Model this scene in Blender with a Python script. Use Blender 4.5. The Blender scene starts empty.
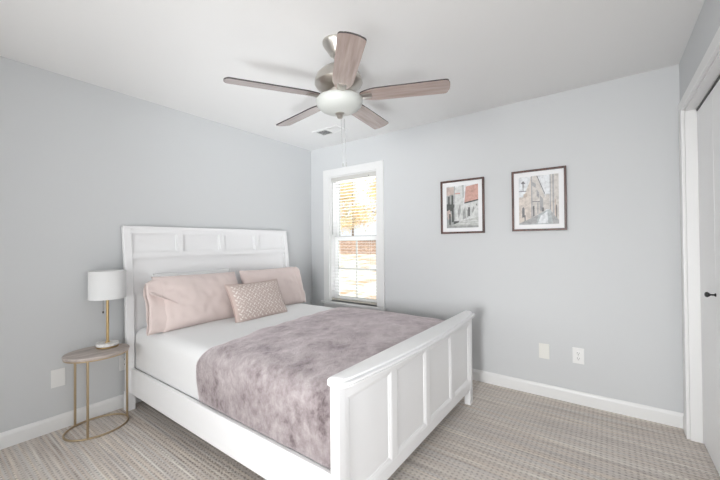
import bpy, bmesh, math, random
from mathutils import Vector, Matrix, noise
C = bpy.context.scene.collection
PI = math.pi
H = 2.44; W = 3.446; BACK = -5.35          # room: x 0..W, y BACK..0, z 0..H

# ------------------------------------------------------------------ camera
cam_d = bpy.data.cameras.new('camera'); cam = bpy.data.objects.new('camera', cam_d); C.objects.link(cam)
cam_d.sensor_width = 36.0; cam_d.lens = 336.5/720*36.0; cam_d.clip_start = 0.02
yaw, pitch, roll = 0.6331, 0.0100, -0.0085
fw = Vector((-math.sin(yaw)*math.cos(pitch), math.cos(yaw)*math.cos(pitch), math.sin(pitch)))
rt = Vector((math.cos(yaw), math.sin(yaw), 0)); up = rt.cross(fw)
r2 = rt*math.cos(roll)+up*math.sin(roll); u2 = -rt*math.sin(roll)+up*math.cos(roll)
M = Matrix((r2, u2, -fw)).transposed().to_4x4(); M.translation = (3.0396, -3.0953, 1.2516)
cam.matrix_world = M
bpy.context.scene.camera = cam

# ------------------------------------------------------------------ world, sun, added fill lamps, exposure
wd = bpy.data.worlds.new('world'); bpy.context.scene.world = wd; wd.use_nodes = True
bg = wd.node_tree.nodes['Background']; bg.inputs[0].default_value = (0.93, 0.97, 1.0, 1); bg.inputs[1].default_value = 0.92
vs = bpy.context.scene.view_settings
vs.view_transform = 'Standard'; vs.look = 'None'; vs.gamma = 1.0; vs.use_curve_mapping = False; vs.exposure = 0.33

def area(name, loc, rot, sx, sy, power, col=(1, 1, 1)):
    l = bpy.data.lights.new(name, 'AREA'); l.shape = 'RECTANGLE'; l.size = sx; l.size_y = sy; l.energy = power; l.color = col
    o = bpy.data.objects.new(name, l); o.location = loc; o.rotation_euler = rot; C.objects.link(o); return o
def aim(loc, tgt): return (Vector(tgt)-Vector(loc)).to_track_quat('-Z', 'Y').to_euler()
# sun, high behind the house, on the trees and drive outside
sl = bpy.data.lights.new('sun', 'SUN'); sl.energy = 2.3; sl.angle = math.radians(1.0); sl.color = (1.0, 0.96, 0.88)
so = bpy.data.objects.new('sun', sl); C.objects.link(so); so.rotation_euler = aim((0.5, -2.0, 2.9), (0, 0, 0))
# added fill lamps outside the added rear opening, right and left
p_ = (2.9, BACK-0.16, 1.0)
a_ = area('rear_fill_right', p_, aim(p_, (2.6, 0, 0.6)), 0.9, 1.4, 50, (0.99, 0.995, 1.0)); a_.data.spread = math.radians(90)
p_ = (0.6, BACK-0.16, 1.4)
a_ = area('rear_fill_left', p_, aim(p_, (3.4, -1.0, 1.2)), 0.9, 1.4, 7, (0.99, 0.995, 1.0)); a_.data.spread = math.radians(100)
# added fill lamp outside the added opening in the right wall, beside the camera
p_ = (W+0.22, -2.55, 1.05)
area('side_fill', p_, aim(p_, (0, -2.3, 0.9)), 0.9, 1.9, 7.2, (0.99, 0.99, 1.0))
# added fill lamps near the floor behind the camera, aimed at the ceiling
p_ = (3.0, -4.6, 0.3)
a_ = area('ceiling_fill', p_, aim(p_, (0.5, -1.0, H)), 0.6, 0.4, 3.2, (0.95, 0.98, 1.0)); a_.data.spread = math.radians(50)
p_ = (3.2, -4.0, 0.2)
a_ = area('ceiling_fill_near', p_, aim(p_, (0.5, -0.5, H-0.1)), 0.4, 0.3, 2.9, (0.93, 0.97, 1.0)); a_.data.spread = math.radians(38)
# added fill lamp, unseen outside below the double-hung window, shining up
area('outdoor_up_fill', (0.66, 1.15, 0.12), (PI, 0, 0), 2.2, 1.6, 160, (0.96, 0.98, 1.0))

# ------------------------------------------------------------------ helpers
def mat(name, col, rough=0.5, metal=0.0, spec=0.5, **k):
    m = bpy.data.materials.new(name); m.use_nodes = True
    b = m.node_tree.nodes['Principled BSDF']
    b.inputs['Base Color'].default_value = (*col, 1); b.inputs['Roughness'].default_value = rough
    b.inputs['Metallic'].default_value = metal; b.inputs['Specular IOR Level'].default_value = spec
    for kk, v in k.items(): b.inputs[kk.replace('_', ' ')].default_value = v
    return m
def N(m, t, **k):
    n = m.node_tree.nodes.new(t)
    for a, v in k.items(): setattr(n, a, v)
    return n
def L(m, a, b): m.node_tree.links.new(a, b)
def BS(m): return m.node_tree.nodes['Principled BSDF']
def coords(m, scale=(1, 1, 1), rot=(0, 0, 0), out='Object'):
    tc = N(m, 'ShaderNodeTexCoord'); mp = N(m, 'ShaderNodeMapping')
    mp.inputs['Scale'].default_value = scale; mp.inputs['Rotation'].default_value = rot
    L(m, tc.outputs[out], mp.inputs['Vector']); return mp.outputs[0]
def noi(m, vec, scale, detail=3, rough=0.5):
    n = N(m, 'ShaderNodeTexNoise'); n.inputs['Scale'].default_value = scale; n.inputs['Detail'].default_value = detail
    n.inputs['Roughness'].default_value = rough
    if vec is not None: L(m, vec, n.inputs['Vector'])
    return n.outputs['Fac']
def ramp(m, fac, stops):
    r = N(m, 'ShaderNodeValToRGB'); e = r.color_ramp.elements
    while len(e) < len(stops): e.new(0.5)
    for i, (p, c) in enumerate(stops): e[i].position = p; e[i].color = (*c, 1) if len(c) == 3 else c
    L(m, fac, r.inputs[0]); return r.outputs[0]
def mth(m, op, a, b=None, c=None):
    n = N(m, 'ShaderNodeMath', operation=op)
    for i, v in enumerate((a, b, c)):
        if v is None: continue
        if isinstance(v, (int, float)): n.inputs[i].default_value = v
        else: L(m, v, n.inputs[i])
    return n.outputs[0]
def mixc(m, fac, a, b, mode='MIX'):
    n = N(m, 'ShaderNodeMix', data_type='RGBA', blend_type=mode)
    for s, v in ((n.inputs[0], fac), (n.inputs[6], a), (n.inputs[7], b)):
        if isinstance(v, (int, float)): s.default_value = v
        elif isinstance(v, tuple): s.default_value = (*v, 1) if len(v) == 3 else v
        else: L(m, v, s)
    return n.outputs[2]
def bump(m, h, strength=0.3, dist=0.01):
    n = N(m, 'ShaderNodeBump'); n.inputs['Strength'].default_value = strength; n.inputs['Distance'].default_value = dist
    L(m, h, n.inputs['Height']); L(m, n.outputs[0], BS(m).inputs['Normal'])

def obj(name, bm, m, parent=None, smooth=None, kind=None, label=None):
    me = bpy.data.meshes.new(name)
    bmesh.ops.recalc_face_normals(bm, faces=bm.faces)
    bm.to_mesh(me); bm.free()
    for mm in (m if isinstance(m, (list, tuple)) else [m]): me.materials.append(mm)
    o = bpy.data.objects.new(name, me); C.objects.link(o)
    if smooth is not None:
        me.polygons.foreach_set('use_smooth', [True]*len(me.polygons))
        if smooth < 180:
            try: me.set_sharp_from_angle(angle=math.radians(smooth))
            except Exception: pass
        me.update()
    if parent is not None: o.parent = parent
    if kind: o['kind'] = kind
    if label: o['label'] = label
    return o
def tag(o, label, cat, group=None):
    o['label'] = label; o['category'] = cat
    if group: o['group'] = group
    return o
def thing(name, label, cat, loc=(0, 0, 0), rotz=0, group=None):
    o = bpy.data.objects.new(name, None); C.objects.link(o); o.empty_display_size = 0.05
    o.location = loc; o.rotation_euler = (0, 0, rotz); return tag(o, label, cat, group)

def box(bm, x0, x1, y0, y1, z0, z1, bev=0.0, seg=2):
    vs_ = [bm.verts.new((x, y, z)) for x in (x0, x1) for y in (y0, y1) for z in (z0, z1)]
    F = [(0, 1, 3, 2), (4, 6, 7, 5), (0, 4, 5, 1), (2, 3, 7, 6), (0, 2, 6, 4), (1, 5, 7, 3)]
    fs = [bm.faces.new([vs_[i] for i in f]) for f in F]
    if bev > 0:
        es = list({e for f in fs for e in f.edges})
        bmesh.ops.bevel(bm, geom=es, offset=bev, segments=seg, affect='EDGES', profile=0.7)
    return bm
def lathe(bm, prof, seg=40, c=(0, 0, 0), sx=1, sy=1, cap=True):
    rings = []
    for r, z in prof:
        rings.append([bm.verts.new((c[0]+sx*r*math.cos(2*PI*i/seg), c[1]+sy*r*math.sin(2*PI*i/seg), c[2]+z)) for i in range(seg)])
    for a, b in zip(rings, rings[1:]):
        for i in range(seg):
            j = (i+1) % seg
            bm.faces.new((a[i], a[j], b[j], b[i]))
    if cap:
        for R_ in (rings[0], rings[-1]): bm.faces.new(R_)
    return bm
def tube(bm, pts, r, seg=10, closed=False):
    pts = [Vector(p) for p in pts]; n = len(pts); rings = []
    prev = None
    for i, p in enumerate(pts):
        if closed: t = pts[(i+1) % n]-pts[i-1]
        else: t = pts[min(i+1, n-1)]-pts[max(i-1, 0)]
        t.normalize()
        if prev is None:
            a = Vector((0, 0, 1)) if abs(t.z) < 0.9 else Vector((1, 0, 0)); prev = t.cross(a).normalized()
        prev = (prev-t*prev.dot(t)).normalized(); q = t.cross(prev)
        rr = r[i] if isinstance(r, (list, tuple)) else r
        rings.append([bm.verts.new(p+prev*rr*math.cos(2*PI*k/seg)+q*rr*math.sin(2*PI*k/seg)) for k in range(seg)])
    for a, b in (list(zip(rings, rings[1:])) + ([(rings[-1], rings[0])] if closed else [])):
        for k in range(seg):
            j = (k+1) % seg; bm.faces.new((a[k], a[j], b[j], b[k]))
    if not closed: bm.faces.new(rings[0]); bm.faces.new(rings[-1])
    return bm
def extrude_profile(bm, prof, path):
    """prof: list of 2D points, path: list of functions (u, w) -> xyz; closed profile, capped ends"""
    rings = [[bm.verts.new(f(u, w)) for u, w in prof] for f in path]
    n = len(prof)
    for a, b in zip(rings, rings[1:]):
        for k in range(n):
            j = (k+1) % n; bm.faces.new((a[k], a[j], b[j], b[k]))
    bm.faces.new(rings[0]); bm.faces.new(rings[-1]); return bm
def dup(root, loc=None):
    r = root.copy(); C.objects.link(r)
    for ch in list(root.children):
        c = ch.copy(); C.objects.link(c); c.parent = r
        for g in list(ch.children):
            d = g.copy(); C.objects.link(d); d.parent = c
    if loc is not None: r.location = loc
    return r
BM = bmesh.new

# ------------------------------------------------------------------ materials
wallm = mat('pale_grey_paint', (0.63, 0.642, 0.650), 0.75, spec=0.25)
v = coords(wallm); bump(wallm, noi(wallm, v, 220, 2), 0.05, 0.002)
ceilm = mat('ceiling_white', (0.84, 0.84, 0.835), 0.9, spec=0.1)
bump(ceilm, noi(ceilm, coords(ceilm), 150, 2), 0.05, 0.002)
trimm = mat('trim_white', (0.80, 0.80, 0.795), 0.38, spec=0.4)
bedm = mat('bed_white_lacquer', (0.87, 0.87, 0.875), 0.35, spec=0.4)
doorm = mat('door_white', (0.86, 0.86, 0.86), 0.45, spec=0.35)
blackm = mat('black_metal', (0.012, 0.012, 0.012), 0.35, spec=0.5)
platem = mat('plate_white', (0.83, 0.83, 0.82), 0.35)
ivorym = mat('plate_ivory', (0.79, 0.785, 0.74), 0.35)
slotm = mat('slot_dark', (0.05, 0.05, 0.05), 0.6)
slatm = mat('blind_white', (0.85, 0.85, 0.85), 0.5, spec=0.3)
vinylm = mat('sash_white', (0.80, 0.81, 0.80), 0.4)
sashline = mat('sash_gasket', (0.42, 0.43, 0.40), 0.6)
brassm = mat('brushed_brass', (0.60, 0.44, 0.22), 0.32, 1.0)
antbrass = mat('antique_brass', (0.52, 0.41, 0.27), 0.38, 1.0)
nickelm = mat('brushed_nickel', (0.56, 0.53, 0.49), 0.28, 1.0)
glassbowl = mat('frosted_glass', (0.52, 0.53, 0.505), 0.4, spec=0.5)
chainm = mat('pull_chain_metal', (0.42, 0.42, 0.41), 0.45, 0.3)
shadem = mat('lamp_shade_fabric', (0.78, 0.785, 0.785), 0.8, spec=0.1)
v = coords(shadem, (1, 1, 0.02)); bump(shadem, noi(shadem, v, 260, 2), 0.15, 0.002)
marblem = mat('white_marble', (0.84, 0.83, 0.81), 0.25)
n_ = noi(marblem, coords(marblem), 18, 6, 0.65)
L(marblem, ramp(marblem, n_, [(0.42, (0.85, 0.84, 0.82)), (0.5, (0.66, 0.65, 0.63)), (0.56, (0.85, 0.84, 0.82))]), BS(marblem).inputs['Base Color'])
mirrorglass = mat('window_glass', (1, 1, 1), 0.0, spec=0.5)
nt = mirrorglass.node_tree; nt.nodes.remove(BS(mirrorglass))
tr = N(mirrorglass, 'ShaderNodeBsdfTransparent'); gl = N(mirrorglass, 'ShaderNodeBsdfGlossy'); gl.inputs['Roughness'].default_value = 0.02
mx = N(mirrorglass, 'ShaderNodeMixShader'); mx.inputs[0].default_value = 0.05
L(mirrorglass, tr.outputs[0], mx.inputs[1]); L(mirrorglass, gl.outputs[0], mx.inputs[2]); L(mirrorglass, mx.outputs[0], nt.nodes['Material Output'].inputs[0])

# carpet: woven loop rows running along x, heathered greys and beiges
carpet = mat('woven_loop_carpet', (0.40, 0.36, 0.33), 0.95, spec=0.05)
tc = N(carpet, 'ShaderNodeTexCoord'); sep = N(carpet, 'ShaderNodeSeparateXYZ'); L(carpet, tc.outputs['Object'], sep.inputs[0])
PITCH = 0.0085
row = mth(carpet, 'FLOOR', mth(carpet, 'DIVIDE', sep.outputs[1], PITCH))
comb = N(carpet, 'ShaderNodeCombineXYZ')
L(carpet, mth(carpet, 'MULTIPLY', sep.outputs[0], 1.6), comb.inputs[0]); L(carpet, mth(carpet, 'MULTIPLY', row, 3.7), comb.inputs[1])
streak = noi(carpet, comb.outputs[0], 1.0, 2, 0.6)
comb2 = N(carpet, 'ShaderNodeCombineXYZ')
L(carpet, mth(carpet, 'MULTIPLY', sep.outputs[0], 0.5), comb2.inputs[0]); L(carpet, mth(carpet, 'MULTIPLY', sep.outputs[1], 8.0), comb2.inputs[1])
band = noi(carpet, comb2.outputs[0], 1.0, 3, 0.6)
hue = noi(carpet, comb.outputs[0], 0.53, 1, 0.5)
col = ramp(carpet, mth(carpet, 'ADD', mth(carpet, 'MULTIPLY', streak, 0.72), mth(carpet, 'MULTIPLY', band, 0.28)),
           [(0.30, (0.46, 0.395, 0.355)), (0.43, (0.64, 0.565, 0.505)), (0.55, (0.735, 0.66, 0.59)), (0.68, (0.90, 0.83, 0.73))])
col = mixc(carpet, ramp(carpet, hue, [(0.40, (0, 0, 0)), (0.62, (1, 1, 1))]), col, mixc(carpet, 1.0, col, (0.95, 1.0, 1.06), 'MULTIPLY'))
R2 = 0.025
row2 = mth(carpet, 'FLOOR', mth(carpet, 'DIVIDE', sep.outputs[1], R2))
lx = mth(carpet, 'ABSOLUTE', mth(carpet, 'SINE', mth(carpet, 'MULTIPLY', sep.outputs[0], PI/0.027)))
ly = mth(carpet, 'ABSOLUTE', mth(carpet, 'SINE', mth(carpet, 'MULTIPLY', sep.outputs[1], PI/R2)))
wob = noi(carpet, tc.outputs['Object'], 60, 2)
loop = mth(carpet, 'ADD', mth(carpet, 'MULTIPLY', mth(carpet, 'MAXIMUM', lx, ly), 0.85), mth(carpet, 'MULTIPLY', mth(carpet, 'SUBTRACT', wob, 0.5), 1.3))
fuzz = noi(carpet, tc.outputs['Object'], 420, 2)
ht = mth(carpet, 'ADD', loop, mth(carpet, 'MULTIPLY', fuzz, 0.5))
gap = ramp(carpet, loop, [(0.28, (0.50, 0.47, 0.45)), (0.66, (1, 1, 1))])
L(carpet, mixc(carpet, 0.62, col, mixc(carpet, 1.0, col, gap, 'MULTIPLY')), BS(carpet).inputs['Base Color'])
bump(carpet, ht, 0.55, 0.006)

# textiles
sheetm = mat('white_cotton', (0.80, 0.80, 0.80), 0.9, spec=0.1, Sheen_Weight=0.15)
bump(sheetm, noi(sheetm, coords(sheetm), 9, 4), 0.10, 0.02)
pinkm = mat('blush_cotton', (0.735, 0.625, 0.595), 0.9, spec=0.1, Sheen_Weight=0.2)
bump(pinkm, noi(pinkm, coords(pinkm, (1, 1.6, 1)), 9, 3), 0.07, 0.02)
fleece = mat('mauve_fleece', (0.37, 0.305, 0.315), 0.95, spec=0.05, Sheen_Weight=1.0, Sheen_Roughness=0.35, Sheen_Tint=(1.0, 0.90, 0.93, 1))
v = coords(fleece, (1.15, 1.0, 1.0), (0, 0, 0.5))
na = noi(fleece, v, 5.5, 5, 0.62); nb = noi(fleece, v, 19, 5, 0.7); nc = noi(fleece, coords(fleece), 300, 2)
pile = mth(fleece, 'ADD', mth(fleece, 'MULTIPLY', na, 0.55), mth(fleece, 'MULTIPLY', nb, 0.45))
L(fleece, ramp(fleece, pile, [(0.37, (0.145, 0.116, 0.120)), (0.45, (0.29, 0.247, 0.252)), (0.53, (0.385, 0.338, 0.342)), (0.64, (0.51, 0.463, 0.465))]), BS(fleece).inputs['Base Color'])
bump(fleece, mth(fleece, 'ADD', mth(fleece, 'MULTIPLY', pile, 1.0), mth(fleece, 'MULTIPLY', nc, 0.12)), 0.6, 0.03)
# lumbar cushion: woven basket of blush and pale gold-white dashes
lumb = mat('woven_blush', (0.55, 0.40, 0.36), 0.8, spec=0.2)
v = coords(lumb, (1, 1, 1))
sp = N(lumb, 'ShaderNodeSeparateXYZ'); L(lumb, v, sp.inputs[0])
P_ = 0.040
ua = mth(lumb, 'DIVIDE', mth(lumb, 'ADD', sp.outputs[0], sp.outputs[1]), P_); ub = mth(lumb, 'DIVIDE', mth(lumb, 'SUBTRACT', sp.outputs[0], sp.outputs[1]), P_)
fa = mth(lumb, 'FRACT', ua); fb = mth(lumb, 'FRACT', ub)
par = mth(lumb, 'MODULO', mth(lumb, 'ABSOLUTE', mth(lumb, 'ADD', mth(lumb, 'FLOOR', ua), mth(lumb, 'FLOOR', ub))), 2.0)
da = mth(lumb, 'LESS_THAN', mth(lumb, 'ABSOLUTE', mth(lumb, 'SUBTRACT', fa, 0.5)), 0.19)
db = mth(lumb, 'LESS_THAN', mth(lumb, 'ABSOLUTE', mth(lumb, 'SUBTRACT', fb, 0.5)), 0.19)
dash = mth(lumb, 'ADD', mth(lumb, 'MULTIPLY', da, par), mth(lumb, 'MULTIPLY', db, mth(lumb, 'SUBTRACT', 1.0, par)))
inside = mth(lumb, 'MULTIPLY', mth(lumb, 'LESS_THAN', mth(lumb, 'ABSOLUTE', sp.outputs[0]), 0.245), mth(lumb, 'LESS_THAN', mth(lumb, 'ABSOLUTE', sp.outputs[1]), 0.146))
vary = noi(lumb, v, 45, 2)
dash = mth(lumb, 'MULTIPLY', mth(lumb, 'MULTIPLY', dash, inside), ramp(lumb, vary, [(0.35, (0.25,)*3), (0.6, (1,)*3)]))
basec = mixc(lumb, noi(lumb, v, 160, 3), (0.50, 0.395, 0.36), (0.64, 0.53, 0.49))
L(lumb, mixc(lumb, dash, basec, (0.84, 0.79, 0.745)), BS(lumb).inputs['Base Color'])
bump(lumb, mth(lumb, 'ADD', dash, mth(lumb, 'MULTIPLY', noi(lumb, v, 240, 2), 0.5)), 0.5, 0.004)

# wood table top, fan blades
tabw = mat('limed_oak', (0.42, 0.35, 0.31), 0.5)
n_ = noi(tabw, coords(tabw, (14, 2.2, 14)), 2.2, 6, 0.65)
L(tabw, ramp(tabw, n_, [(0.32, (0.33, 0.28, 0.25)), (0.5, (0.49, 0.425, 0.39)), (0.68, (0.61, 0.55, 0.51))]), BS(tabw).inputs['Base Color'])
bladem = mat('walnut_laminate', (0.25, 0.16, 0.13), 0.40, spec=0.6, Coat_Weight=1.0, Coat_Roughness=0.22, Coat_IOR=1.8)
n_ = noi(bladem, coords(bladem, (1.5, 22, 22)), 2.0, 6, 0.6)
L(bladem, ramp(bladem, n_, [(0.32, (0.26, 0.185, 0.155)), (0.5, (0.37, 0.28, 0.245)), (0.7, (0.47, 0.375, 0.335))]), BS(bladem).inputs['Base Color'])
blade_edge = mat('blade_dark_edge', (0.05, 0.04, 0.04), 0.5)
framew = mat('walnut_frame', (0.10, 0.045, 0.035), 0.4)
n_ = noi(framew, coords(framew, (30, 30, 6)), 2, 5)
L(framew, ramp(framew, n_, [(0.35, (0.055, 0.028, 0.024)), (0.65, (0.14, 0.065, 0.05))]), BS(framew).inputs['Base Color'])
matm = mat('white_mat_board', (0.86, 0.86, 0.87), 0.8)

# ------------------------------------------------------------------ room shell
def struct(name, bm, m, parent=None, smooth=None): return obj(name, bm, m, parent, smooth, kind='structure' if parent is None else None)
T = 0.15
b = BM(); box(b, -T, W+0.85, BACK-T, T, -0.1, 0); struct('floor', b, carpet)
b = BM(); box(b, -T, W+0.85, BACK-T, T, H, H+0.1); struct('ceiling', b, ceilm)
b = BM(); box(b, -T, 0, BACK-T, T, 0, H); struct('wall_left', b, wallm)
WX0, WX1, WZ0, WZ1 = 0.31, 1.01, 0.555, 2.065
b = BM(); box(b, 0, WX0, 0, T, 0, H); box(b, WX1, W, 0, T, 0, H); box(b, WX0, WX1, 0, T, 0, WZ0); box(b, WX0, WX1, 0, T, WZ1, H); struct('wall_back', b, wallm)
CY0, CY1, CZ = -1.62, -0.155, 2.083          # closet opening in the right wall
b = BM(); box(b, W, W+0.11, CY1, T, 0, H); box(b, W, W+0.11, -2.10, CY0, 0, H); box(b, W, W+0.11, BACK-T, -3.0, 0, H); box(b, W, W+0.11, -3.0, -2.10, 2.08, H); box(b, W, W+0.11, CY0, CY1, CZ, H); struct('wall_right', b, wallm)  # includes an opening added beside the camera for the side fill lamp
b = BM(); box(b, W+0.75, W+0.85, CY0-0.3, T, 0, H); box(b, W+0.11, W+0.75, CY0-0.3, CY0-0.2, 0, H); struct('wall_closet_back', b, wallm)
RX0, RX1, RZ0, RZ1 = 0.45, 3.05, 0.60, 2.25  # opening added behind the camera to let the fill lamps in
b = BM(); box(b, 0, RX0, BACK-T, BACK, 0, H); box(b, RX1, W, BACK-T, BACK, 0, H); box(b, RX0, RX1, BACK-T, BACK, 0, RZ0); box(b, RX0, RX1, BACK-T, BACK, RZ1, H); struct('wall_front', b, wallm)

def baseboard(name, p0, p1, nrm, h=0.098, t=0.014):
    prof = [(0, 0), (t, 0), (t, h-0.022), (t*0.75, h-0.010), (t*0.45, h), (0, h)]
    b = BM(); p0 = Vector(p0); p1 = Vector(p1); nrm = Vector(nrm)
    extrude_profile(b, prof, [lambda u, w, p=p: p+nrm*u+Vector((0, 0, w)) for p in (p0, p1)])
    return struct(name, b, trimm)
baseboard('baseboard_left', (0, BACK, 0), (0, 0, 0), (1, 0, 0))
baseboard('baseboard_back', (0.014, 0, 0), (W, 0, 0), (0, -1, 0))
baseboard('baseboard_right', (W, CY1+0.085, 0), (W, -0.014, 0), (-1, 0, 0))
baseboard('baseboard_front', (0.014, BACK, 0), (W, BACK, 0), (0, 1, 0))

# closet casing + jambs
b = BM()
box(b, W-0.017, W, CY1-0.004, CY1+0.085, 0, CZ+0.062, 0.004); box(b, W-0.017, W, CY0-0.085, CY0+0.004, 0, CZ+0.062, 0.004)
box(b, W-0.0171, W, CY0+0.004, CY1-0.004, CZ-0.004, CZ+0.062, 0.004)

box(b, W, W+0.11, CY1-0.014, CY1, 0, CZ); box(b, W, W+0.11, CY0, CY0+0.014, 0, CZ); box(b, W, W+0.11, CY0+0.014, CY1-0.014, CZ-0.014, CZ)
struct('trim_1', b, trimm)
b = BM(); box(b, W+0.052, W+0.090, CY0+0.014, CY1-0.014, CZ-0.026, CZ-0.014); struct('trim_2', b, mat('track_dark', (0.10, 0.10, 0.10), 0.5, 0.5))

# closet bifold doors
DX = W+0.055
for k, (ya, yb, nm) in enumerate([(CY1-0.018, -0.911, 'door_1'), (-0.915, CY0+0.018, 'door_2')]):
    ym = (ya+yb)/2
    root = bpy.data.objects.new(nm, None); C.objects.link(root); root['kind'] = 'structure'; root.location = (DX, (ya+yb)/2, 0)
    for (a, c) in ((ya, ym+0.0015), (ym-0.0015, yb)):
        b = BM(); box(b, 0, 0.032, min(a, c)-ym, max(a, c)-ym, 0.012, CZ-0.030, 0.003)
        y0_, y1_ = min(a, c)-ym, max(a, c)-ym
        obj('door_panel', b, doorm, root)
    yk = (-0.545 if k == 0 else -1.28)-ym
    b = BM(); bb = [(0.0085, 0), (0.0095, 0.003), (0.0045, 0.007), (0.0045, 0.020), (0.010, 0.026), (0.0145, 0.032), (0.0135, 0.039), (0.007, 0.043)]
    lathe(b, bb, 24); bmesh.ops.rotate(b, verts=b.verts, matrix=Matrix.Rotation(-PI/2, 3, 'Y')); bmesh.ops.translate(b, verts=b.verts, vec=(0, yk, 0.962))
    obj('door_knob', b, blackm, root, 40, label='small black door knob')

# ------------------------------------------------------------------ window
win = bpy.data.objects.new('window_1', None); C.objects.link(win); win['kind'] = 'structure'; win.location = (0.66, 0, WZ0)
def wpart(name, b, m, smooth=None):
    bmesh.ops.translate(b, verts=b.verts, vec=(-0.66, 0, -WZ0)); return obj(name, b, m, win, smooth)
b = BM(); cw = 0.087
box(b, WX0-cw, WX0+0.004, -0.018, 0, WZ0, WZ1+0.085, 0.003); box(b, WX1-0.004, WX1+cw, -0.018, 0, WZ0, WZ1+0.085, 0.003)
box(b, WX0+0.004, WX1-0.004, -0.0182, 0, WZ1-0.004, WZ1+0.085, 0.003)
wpart('window_casing', b, trimm)
b = BM(); box(b, WX0-cw-0.03, WX1+cw+0.015, -0.045, 0.0, WZ0-0.026, WZ0, 0.005); box(b, WX0, WX1, 0, 0.06, WZ0-0.026, WZ0); wpart('window_stool', b, trimm)
b = BM(); box(b, WX0-cw, WX1+cw, -0.016, 0, WZ0-0.10, WZ0-0.026, 0.003); wpart('window_apron', b, trimm)
b = BM(); box(b, WX0, WX0+0.016, 0, T, WZ0, WZ1); box(b, WX1-0.016, WX1, 0, T, WZ0, WZ1); box(b, WX0+0.016, WX1-0.016, 0, T, WZ1-0.016, WZ1); box(b, WX0+0.016, WX1-0.016, 0.06, T, WZ0-0.02, WZ0+0.012)
wpart('window_jamb', b, trimm)
def sash(name, y, x0, x1, z0, z1, st, rb, rtp, munt):
    b = BM(); t = 0.03
    box(b, x0, x0+st, y, y+t, z0, z1, 0.003); box(b, x1-st, x1, y, y+t, z0, z1, 0.003)
    box(b, x0+st, x1-st, y, y+t, z0, z0+rb, 0.003); box(b, x0+st, x1-st, y, y+t, z1-rtp, z1, 0.003)
    o = wpart(name, b, vinylm)
    b = BM(); gx0, gx1, gz0, gz1 = x0+st, x1-st, z0+rb, z1-rtp
    g = 0.007
    box(b, gx0-0.002, gx0+g, y+0.004, y+0.02, gz0, gz1); box(b, gx1-g, gx1+0.002, y+0.004, y+0.02, gz0, gz1)
    box(b, gx0+g, gx1-g, y+0.004, y+0.02, gz0-0.002, gz0+g); box(b, gx0+g, gx1-g, y+0.004, y+0.02, gz1-g, gz1+0.002)
    wpart('glazing_bead', b, sashline)
    if munt:
        b = BM(); mxx = (gx0+gx1)/2; mz = (gz0+gz1)/2
        box(b, mxx-0.009, mxx+0.009, y+0.006, y+0.018, gz0+g, gz1-g); box(b, gx0+g, mxx-0.009, y+0.006, y+0.018, mz-0.009, mz+0.009); box(b, mxx+0.009, gx1-g, y+0.006, y+0.018, mz-0.009, mz+0.009)
        wpart('muntin', b, sashline if munt == 2 else vinylm)
    b = BM(); box(b, gx0, gx1, y+0.020, y+0.024, gz0, gz1); wpart('window_pane', b, mirrorglass)
sash('lower_sash', 0.070, WX0+0.017, WX1-0.017, WZ0+0.013, 1.335, 0.052, 0.040, 0.045, 2)
sash('upper_sash', 0.105, WX0+0.017, WX1-0.017, 1.295, WZ1-0.017, 0.045, 0.04, 0.045, 0)

# horizontal blind, slats open
bl = thing('window_blind', 'white horizontal slat blind hung inside the window frame, slats open', 'blind', (0.66, 0.030, WZ1-0.017))
def bpart(name, b, m, **k):
    bmesh.ops.translate(b, verts=b.verts, vec=(-0.66, -0.030, -(WZ1-0.017))); return obj(name, b, m, bl, **k)
bx0, bx1 = WX0+0.020, WX1-0.020
b = BM(); box(b, bx0, bx1, 0.006, 0.058, WZ1-0.060, WZ1-0.017, 0.003); bpart('head_rail', b, mat('head_rail_grey', (0.62, 0.61, 0.58), 0.5))
b = BM(); zt = WZ1-0.078; zb = WZ0+0.052; npc = int((zt-zb)/0.036)
for i in range(npc+1):
    z = zt-(zt-zb)*i/npc
    pr = [(0.018, z-0.0010), (0.032, z+0.0008), (0.046, z-0.0010), (0.046, z-0.0022), (0.032, z-0.0004), (0.018, z-0.0022)]
    extrude_profile(b, pr, [lambda u, w, x=x: Vector((x, u, w)) for x in (bx0, bx1)])
bpart('slats', b, slatm)
b = BM(); box(b, bx0, bx1, 0.010, 0.054, WZ0+0.014, WZ0+0.032, 0.003); bpart('bottom_rail', b, mat('bottom_rail_beige', (0.55, 0.52, 0.46), 0.5))
b = BM()
for x in (bx0+0.10, bx1-0.10):
    for y in (0.008, 0.056): tube(b, [(x, y, WZ1-0.06), (x, y, WZ0+0.03)], 0.0008, 5)
bpart('ladder_cord', b, slatm)
b = BM(); tube(b, [(bx0+0.026, 0.003, WZ1-0.07), (bx0+0.026, 0.002, 1.36)], 0.0035, 8); bpart('tilt_wand', b, mat('wand_grey', (0.40, 0.40, 0.38), 0.4), label='grey tilt wand')
b = BM(); tube(b, [(bx1-0.10, 0.003, WZ1-0.055), (bx1-0.10, 0.003, 1.72)], 0.0015, 6); lathe(b, [(0.002, 0), (0.006, -0.004), (0.007, -0.022), (0.003, -0.030)], 12, (bx1-0.10, 0.003, 1.72)); bpart('lift_cord', b, slatm)
b = BM(); box(b, bx1-0.104, bx1-0.096, 0.0, 0.006, WZ1-0.055, WZ1-0.045); bpart('cord_lock', b, slotm)

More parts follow.
